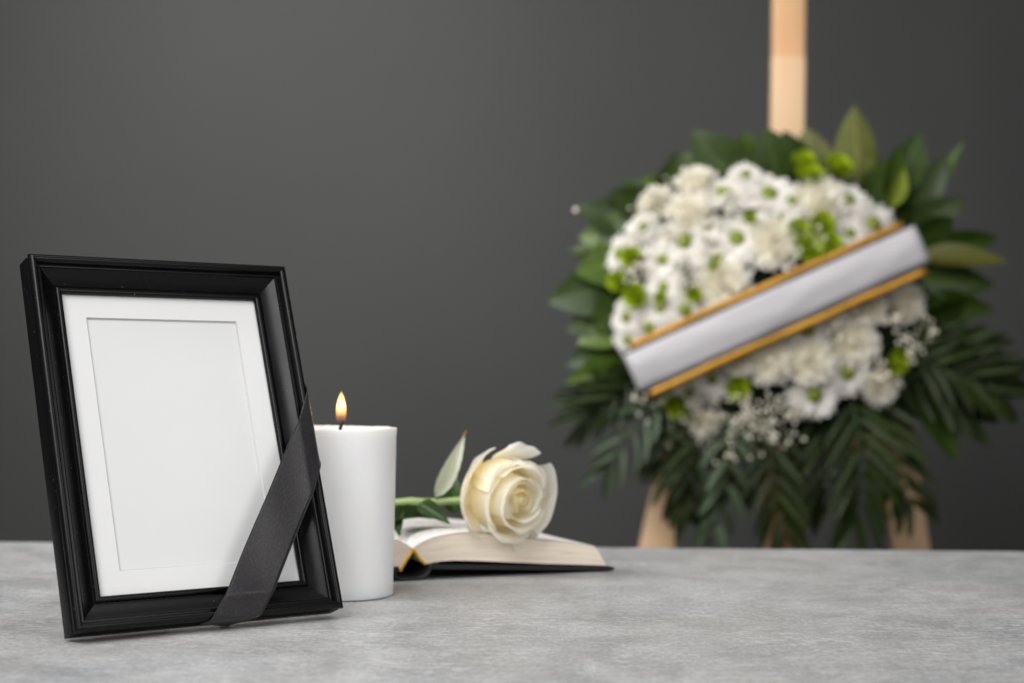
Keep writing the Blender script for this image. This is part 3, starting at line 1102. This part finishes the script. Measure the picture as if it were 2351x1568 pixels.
def mum_mesh(seed):
    rnd = random.Random(seed)
    bm = bmesh.new()
    layers = [(20, 0.05, 1.0, 0.0), (20, 0.30, 0.97, 0.03), (18, 0.58, 0.90, 0.06), (16, 0.85, 0.82, 0.09), (13, 1.08, 0.74, 0.10), (9, 1.28, 0.66, 0.12), (5, 1.45, 0.6, 0.12)]
    for li, (cnt, el, r1, jz) in enumerate(layers):
        for k in range(cnt):
            a = 2 * PI * (k + 0.5 * (li % 2)) / cnt + rnd.uniform(-0.1, 0.1)
            petal_strip(bm, a, el + rnd.uniform(-0.1, 0.1), 0.06, r1 * rnd.uniform(0.9, 1.06), 0.125, 0.045, curl=-0.25 + rnd.uniform(-0.2, 0.2), jz=jz)
    q0 = bmesh.ops.create_icosphere(bm, subdivisions=2, radius=0.62)
    for v in q0['verts']:
        v.co.z = v.co.z * 0.85 + 0.05
    uvq = bm.loops.layers.uv.verify()
    for v in q0['verts']:
        for l in v.link_loops:
            l[uvq].uv = (0.5, 0.6)
    return mesh_data('chrysanthemum', bm, M_mum, 80, recalc=False)


def button_mesh(seed):
    rnd = random.Random(seed)
    bm = bmesh.new()
    layers = [(14, 0.10, 1.0, 0.0), (14, 0.45, 0.95, 0.05), (12, 0.8, 0.86, 0.08), (9, 1.1, 0.78, 0.1), (6, 1.35, 0.7, 0.1)]
    for li, (cnt, el, r1, jz) in enumerate(layers):
        for k in range(cnt):
            a = 2 * PI * (k + 0.5 * (li % 2)) / cnt + rnd.uniform(-0.1, 0.1)
            petal_strip(bm, a, el, 0.05, r1 * rnd.uniform(0.92, 1.05), 0.19, 0.05, curl=-0.5, jz=jz, n=3)
    return mesh_data('button_flower', bm, M_button, 80, recalc=False)


daisies = [daisy_mesh(s) for s in (1, 2, 3)]
mums = [mum_mesh(s) for s in (4, 5, 6)]
buttons = [button_mesh(s) for s in (7, 8)]
eye_me = eye_mesh()


def put_flower(name, me, px, py, r_px, tilt=(0, 0), push=0.0, zs=1.0):
    """px,py,r_px in photo pixels at 4096 width"""
    px, py, r_px = px / 1.7424, py / 1.7424, r_px / 1.7424
    hgt, nrm = dome(px, py)
    nrm = (nrm + Vector((tilt[0], 0, tilt[1]))).normalized()
    p = at(px, py, W_Y - hgt + 0.010 - push)
    r = r_px * (p.y / FPX)
    z = nrm
    x = Vector((0, 0, 1)).cross(z).normalized()
    y = z.cross(x)
    m3 = Matrix((x, y, z)).transposed() @ Matrix.Rotation(random.uniform(0, 6), 3, 'Z') @ Matrix.Diagonal((r, r, r * zs))
    o = obj(name, me, wreath)
    m4 = m3.to_4x4()
    m4.translation = p - z * r * 0.25 - wc
    o.matrix_local = m4
    return o


DAISY = [(3080, 764, 128), (2896, 757, 120), (3111, 878, 100), (2735, 961, 122), (2948, 947, 122), (2873, 1036, 112), (2649, 1036, 95),
         (2650, 1148, 92), (2470, 1010, 105), (2740, 1241, 100), (2500, 1270, 92), (2592, 1311, 95), (2505, 1362, 80), (3400, 790, 105),
         (3503, 892, 125), (3406, 930, 85), (3236, 1325, 105), (3394, 1494, 112), (3260, 1582, 122), (2985, 690, 85), (2570, 905, 80),
         (2640, 1235, 75), (2830, 900, 80), (2760, 1575, 80), (2850, 1515, 90), (3170, 800, 90)]
for i, (x, y, r) in enumerate(DAISY):
    tl = {0: (0.1, 0.35), 1: (-0.1, 0.5), 8: (-0.5, 0.1), 10: (-0.4, 0), 12: (-0.4, -0.1), 14: (0.1, -0.1)}.get(i, (random.uniform(-0.18, 0.18), random.uniform(-0.15, 0.2)))
    f = put_flower('daisy', daisies[i % 3], x, y, r, tl, 0.004)
    e_ = obj('flower_eye', eye_me, f)
MUM = [(3097, 970, 132), (2890, 1142, 130), (2753, 844, 105), (3280, 798, 122), (2781, 723, 100), (3080, 1440, 118), (3240, 1445, 115),
       (3420, 1375, 118), (3527, 1543, 100), (3625, 1213, 98), (3480, 1225, 90), (2817, 1697, 85), (3560, 1120, 80), (2960, 1440, 85), (3330, 1240, 90), (2620, 800, 80)]
for i, (x, y, r) in enumerate(MUM):
    put_flower('chrysanthemum', mums[i % 3], x, y, r, (random.uniform(-0.1, 0.1), random.uniform(-0.1, 0.15)), 0.006, 0.8)
BUT = [(2523, 1027, 58), (2469, 1122, 56), (2540, 1182, 66), (3000, 872, 34), (2776, 1177, 44), (3216, 643, 66), (3239, 700, 80), (3354, 666, 78),
       (3291, 895, 68), (3193, 924, 66), (3240, 1000, 72), (3325, 976, 60), (2711, 1622, 70), (2950, 1550, 62), (3587, 1445, 72), (2640, 1190, 34), (2850, 1060, 30)]
for i, (x, y, r) in enumerate(BUT):
    put_flower('button_flower', buttons[i % 2], x, y, r, (0, 0), 0.014, 0.75)

# gypsophila sprays
GYP = [(2626, 855, 110), (2600, 950, 90), (2690, 780, 80), (2896, 838, 90), (2741, 1096, 90), (2552, 1113, 60), (3262, 953, 50), (2606, 1613, 90), (2670, 1697, 90),
       (2894, 1760, 100), (2992, 1753, 100), (3020, 1669, 90), (3118, 1711, 110), (3134, 1650, 70), (3653, 1339, 90), (3387, 1283, 80), (3499, 1466, 60),
       (2800, 1640, 80), (2930, 1640, 90), (3640, 1400, 60), (2780, 1330, 90), (2900, 1255, 60), (2700, 900, 70), (2820, 980, 50), (3560, 1250, 60), (3000, 1600, 80), (3560, 1500, 60)]
for gi, (x, y, r) in enumerate(GYP):
    rnd = random.Random(gi + 50)
    hgt, nrm = dome(x / 1.7424, y / 1.7424)
    c0 = at(x / 1.7424, y / 1.7424, W_Y - hgt - 0.002)
    bm = bmesh.new()
    cnt = int(9 + r * (0.26 if y < 1400 else 0.17))
    for k in range(cnt):
        a, q = rnd.uniform(0, 2 * PI), math.sqrt(rnd.random())
        d = Vector((math.cos(a) * q, rnd.uniform(-0.35, 0.25), math.sin(a) * q)) * (r / 1.7424 * WK)
        q0 = bmesh.ops.create_icosphere(bm, subdivisions=1, radius=rnd.uniform(0.0018, 0.0034))
        for v in q0['verts']:
            v.co *= 1 + 0.25 * noise.noise(v.co * 900)
            v.co += d
    o = part('baby_breath_spray', bm, M_gyp, wreath, 80, c0 - wc)
    bm = bmesh.new()
    for k in range(5):
        a = rnd.uniform(0, 2 * PI)
        d = Vector((math.cos(a), 0, math.sin(a))) * (r / 1.7424 * WK * 0.8)
        tube(bm, [Vector((0, 0.03, 0)), d * 0.4 + Vector((0, 0.008, 0)), d], 0.0006, 4, False)
    part('spray_stalk', bm, M_stemf, o, 80)

# ---- leaves: (base x, base y, tip x, tip y, width) at 2351 px width, depth nudge, kind
ml = {'d': leaf_mesh('leaf', M_leaf_dark, 'broad', 0.14, 0.10, 9, 2, 0.01), 'm': leaf_mesh('leaf', M_leaf_mid, 'broad', 0.14, 0.10, 9, 2, 0.01),
      'o': leaf_mesh('leaf', M_leaf_olive, 'broad', -0.10, 0.04, 9, 2, 0.01), 'k': leaf_mesh('leaf', leaf_mat('brownish_olive_leaf', (0.05, 0.055, 0.006), (0.085, 0.085, 0.012), 0.45), 'broad', 0.12, 0.08, 9, 2, 0.01), 'y': leaf_mesh('leaf', M_leaf_lime, 'lance', 0.2, 0.10, 9, 2)}
LEAF = [
    (1700, 440, 1588, 300, 118, 0, 'd'), (1790, 420, 1755, 292, 100, 0, 'd'), (1880, 440, 1850, 292, 95, 0.005, 'o'), (1840, 430, 1800, 300, 90, 0.01, 'd'),
    (1968, 430, 1962, 242, 92, 0, 'o'), (1600, 420, 1572, 350, 60, 0.01, 'm'), (1505, 455, 1556, 342, 42, 0, 'd'), (2040, 460, 2060, 335, 66, -0.01, 'm'),
    (2055, 440, 2112, 305, 82, 0.01, 'd'), (2120, 480, 2212, 325, 36, 0.02, 'm'), (2040, 480, 2075, 385, 36, -0.015, 'y'), (2000, 470, 2040, 360, 70, 0.0, 'd'),
    (2080, 500, 2175, 360, 74, 0.02, 'd'), (2090, 530, 2215, 455, 72, 0.01, 'd'), (2100, 560, 2190, 500, 80, -0.005, 'd'), (2110, 590, 2312, 602, 56, -0.01, 'k'),
    (2120, 580, 2290, 545, 74, 0.01, 'd'), (2110, 640, 2282, 655, 72, 0, 'd'), (2115, 690, 2285, 712, 70, 0.01, 'd'), (2110, 740, 2250, 690, 62, -0.005, 'd'),
    (2110, 770, 2230, 760, 72, 0.0, 'm'), (2060, 520, 2140, 610, 90, 0.02, 'd'), (2070, 560, 2130, 470, 90, 0.01, 'd'),
    (1500, 480, 1400, 440, 70, 0.0, 'd'), (1560, 450, 1475, 408, 60, 0.01, 'm'), (1470, 520, 1318, 478, 84, 0.01, 'd'), (1450, 545, 1330, 545, 82, 0, 'm'),
    (1430, 600, 1322, 628, 92, -0.005, 'm'), (1420, 580, 1330, 600, 80, 0.02, 'd'), (1420, 660, 1258, 692, 104, 0, 'd'), (1400, 640, 1305, 655, 70, 0.015, 'd'),
    (1430, 720, 1300, 755, 88, 0.01, 'd'), (1440, 760, 1325, 790, 66, -0.01, 'm'), (1440, 790, 1300, 838, 80, 0.01, 'd'), (1450, 830, 1296, 880, 60, 0, 'm'),
    (1440, 850, 1340, 822, 70, -0.012, 'd'), (1460, 860, 1360, 900, 80, 0.01, 'd'), (1430, 700, 1360, 760, 90, -0.008, 'd'), (1450, 500, 1380, 560, 90, 0.0, 'd'),
    (1520, 470, 1450, 430, 70, 0.02, 'd'), (1640, 430, 1540, 395, 62, 0.015, 'd'), (1930, 430, 2010, 330, 80, 0.02, 'd'), (2010, 470, 2110, 420, 90, 0.03, 'd'),
    (2120, 800, 2280, 770, 70, 0.01, 'd'), (2110, 820, 2255, 845, 74, 0.02, 'd'), (2100, 870, 2195, 1062, 84, 0.005, 'd'), (2040, 900, 2150, 960, 90, 0.02, 'd'),
]
for (bx, by, tx, ty, wd, dz, kd) in LEAF:
    face = Vector((random.uniform(-0.35, 0.35), -1, random.uniform(-0.1, 0.45)))
    lf = place_leaf('leaf', ml[kd], at(bx, by, W_Y + 0.015 + dz), at(tx, ty, W_Y + 0.005 + dz + random.uniform(-0.015, 0.02)), wd * 1.28 * WK, face, random.uniform(-0.35, 0.35), wreath)
    if kd in 'oky':
        lf['label'] = {'o': 'pale olive leaf showing its underside', 'k': 'brownish olive leaf', 'y': 'narrow yellow-green leaf'}[kd]
# second ring of leaves further back, filling the gaps
for k in range(84):
    a = 2 * PI * k / 84 + random.uniform(-0.05, 0.05)
    ca, sa = math.cos(a), math.sin(a)
    r1 = random.uniform(0.98, 1.20)
    if sa < -0.55:
        r1 = random.uniform(0.95, 1.08)
    b0 = (1765 + 320 * ca, 700 - 280 * sa)
    t0 = (1765 + 405 * r1 * ca, 690 - 330 * r1 * sa)
    place_leaf('leaf', ml['d' if random.random() < 0.8 else 'm'], at(*b0, W_Y + 0.035), at(*t0, W_Y + 0.045 + random.uniform(-0.01, 0.02)), random.uniform(75, 120) * WK,
               Vector((random.uniform(-0.4, 0.4), -1, random.uniform(-0.2, 0.5))), random.uniform(-0.4, 0.4), wreath)

# ---- palm fronds: (base, tip, leaflet length px, pairs, kind, depth)
ml_fr = {'f': leaf_mesh('leaflet', M_frond, 'strap', 0.25, 0.06, 7, 1), 'p': leaf_mesh('leaflet', M_frond_pale, 'strap', 0.25, 0.06, 7, 1)}


def frond(bx, by, tx, ty, ll, pairs, kd, depth, bend_=0.0, width=24):
    p0, p1 = at(bx, by, W_Y + depth), at(tx, ty, W_Y + depth - 0.01)
    d = p1 - p0
    side = Vector((d.z, 0, -d.x)).normalized()
    pts = [p0 + d * t + side * (bend_ * WK * math.sin(PI * t)) + Vector((0, -0.012 * math.sin(PI * t), 0)) for t in [k / 16 for k in range(17)]]
    bm = bmesh.new()
    tube(bm, [p - p0 for p in pts], [0.0020 - 0.0014 * k / 16 for k in range(17)], 5)
    fr = part('palm_frond', bm, M_stem_dark, wreath, 80, p0 - wc)
    pairs = max(6, pairs - 1)
    for k in range(pairs):
        t = 0.10 + 0.86 * k / (pairs - 1)
        i = min(int(t * 16), 15)
        q = pts[i].lerp(pts[i + 1], t * 16 - i)
        dr = (pts[i + 1] - pts[i]).normalized()
        sd = Vector((dr.z, 0, -dr.x)).normalized()
        for s in (-1, 1):
            ang = rad(46 - 26 * t + random.uniform(-5, 5))
            L = 1.12 * ll * WK * (0.75 + 0.45 * math.sin(PI * (0.15 + 0.7 * t))) * random.uniform(0.9, 1.08)
            v = (dr * math.cos(ang) + sd * s * math.sin(ang)).normalized() * L + Vector((0, random.uniform(-0.012, 0.012), 0))
            o = place_leaf('leaflet', ml_fr[kd], q, q + v, width * 0.86 * WK * random.uniform(0.85, 1.1), Vector((s * 0.35 * dr.z, -1, 0.25)), random.uniform(-0.3, 0.3), None)
            mw = o.matrix_basis.copy()
            o.parent = fr
            mw.translation = q - p0
            o.matrix_basis = mw


M_stem_dark = mat('palm_stalk', (0.05, 0.09, 0.02), 0.5)
FR = [
    (1620, 900, 1590, 1180, 92, 9, 'f', -0.005, 10, 24), (1660, 930, 1640, 1215, 70, 7, 'p', -0.02, -14, 26), (1540, 880, 1400, 1070, 80, 7, 'p', 0.0, 8, 26),
    (1500, 840, 1340, 960, 84, 8, 'f', 0.005, 0, 24), (1470, 860, 1330, 925, 70, 7, 'f', 0.02, 0, 22), (1760, 960, 1800, 1235, 96, 9, 'f', -0.01, 10, 24),
    (1700, 950, 1690, 1120, 70, 8, 'f', 0.02, 0, 24), (1950, 900, 1965, 1190, 110, 10, 'f', -0.015, -14, 26), (1880, 930, 1905, 1160, 90, 8, 'f', 0.015, 0, 24),
    (2000, 900, 2090, 1150, 96, 9, 'f', 0.0, 12, 25), (2080, 820, 2290, 905, 96, 9, 'f', 0.0, -6, 26), (2060, 860, 2230, 960, 84, 8, 'f', 0.02, 0, 25),
    (2090, 780, 2270, 800, 74, 7, 'f', 0.025, 0, 24), (1580, 880, 1520, 1060, 80, 8, 'f', 0.03, 0, 24), (1840, 950, 1840, 1150, 84, 8, 'f', 0.035, 0, 24),
    (1560, 900, 1560, 1150, 80, 8, 'f', 0.012, 10, 24),
    (2100, 800, 2320, 860, 80, 8, 'f', 0.012, 6, 25),
]
for a in FR:
    frond(*a)
# pale twig with a bud on each flank
for (x0, y0, x1, y1, r) in ((1400, 520, 1322, 482, 0.0034), (2160, 850, 2254, 810, 0.0038)):
    p0, p1 = at(x0, y0, W_Y), at(x1, y1, W_Y - 0.02)
    bm = bmesh.new()
    tube(bm, [Vector(), (p1 - p0) * 0.5 + Vector((0, 0, 0.004)), p1 - p0], 0.0007, 5)
    tw = part('bud_twig', bm, M_stem_dark, wreath, 80, p0 - wc)
    bm = bmesh.new()
    bmesh.ops.create_icosphere(bm, subdivisions=2, radius=r)
    for v in bm.verts:
        v.co *= 1 + 0.15 * noise.noise(v.co * 500)
    part('bud', bm, M_gyp, tw, 80, p1 - p0)

# ================================================================== sash across the wreath
S_L, S_R = (1449, 858), (2122, 557)
SY = W_Y - 0.098
sL, sR = at(*S_L, SY + 0.010), at(*S_R, SY + 0.016)
s_mid = (sL + sR) / 2
sash = tag(empty('memorial_sash', s_mid), 'blank white satin sash with gold borders across the funeral wreath', 'sash')
s_d = (sR - sL).normalized()
s_len = (sR - sL).length
s_n = (Vector((0, -1, 0)) - s_d * s_d.dot(Vector((0, -1, 0)))).normalized()
s_p = s_n.cross(s_d).normalized()
if s_p.z < 0:
    s_p = -s_p
SK = SY / FPX


def sash_pt(s, w, bow, inset, layer):
    """s along (flat), w across; bends back round both ends"""
    half = s_len / 2 - inset
    R_ = 0.010
    x, h_ = s, 0.0
    lim = half - R_
    if abs(s) > lim:
        t = abs(s) - lim
        th = min(t / R_, PI / 2)
        x = lim + R_ * math.sin(th)
        h_ = -R_ * (1 - math.cos(th)) - max(0, t - R_ * PI / 2) * 0.94
        x -= max(0, t - R_ * PI / 2) * 0.30
        x = math.copysign(x, s)
    b_ = bow * (1 - min(1, abs(x) / half) ** 2)
    return s_d * x + s_p * w + s_n * (h_ + b_ + layer)


def sash_strip(name, w0, w1, layer, m, inset=0.0, bow=0.006, nw=6, crown=0.0, wob=0.0, thick=0.0006):
    NSs = 90
    tot = s_len / 2 + 0.045
    rows = []
    for i in range(NSs + 1):
        s = -tot + 2 * tot * i / NSs
        row = []
        for j in range(nw + 1):
            w = w0 + (w1 - w0) * j / nw
            cz = crown * (1 - (2 * j / nw - 1) ** 2)
            dz = wob * noise.noise(Vector((s * 22, w * 60, 2.0)))
            row.append(sash_pt(s, w, bow, inset, layer + cz + dz))
        rows.append(row)
    bm = bmesh.new()
    grid(bm, rows, uvs=lambda i, j: (i / NSs * 3, j / nw))
    o = part(name, bm, m, sash, 70)
    so = o.modifiers.new('thickness', 'SOLIDIFY')
    so.thickness = thick
    so.offset = -1
    return o


HWs = 46 * SK
sash_strip('white_band', -HWs, HWs, 0.0, M_sash, 0.0, crown=0.005, wob=0.0018, nw=8)
for sg in (-1, 1):
    sash_strip('black_line', sg * HWs, sg * (HWs + 6 * SK), 0.0, M_blackline, 0.001, nw=1, wob=0.0015)
    sash_strip('gold_border', sg * (HWs + 6 * SK), sg * (HWs + (20 if sg > 0 else 22) * SK), -0.0005, M_gold, 0.012 if sg > 0 else 0.008, nw=2, wob=0.003)
    sash_strip('black_line', sg * (HWs + (20 if sg > 0 else 22) * SK), sg * (HWs + (22 if sg > 0 else 24) * SK), -0.001, M_blackline, 0.012 if sg > 0 else 0.008, nw=1, wob=0.003)
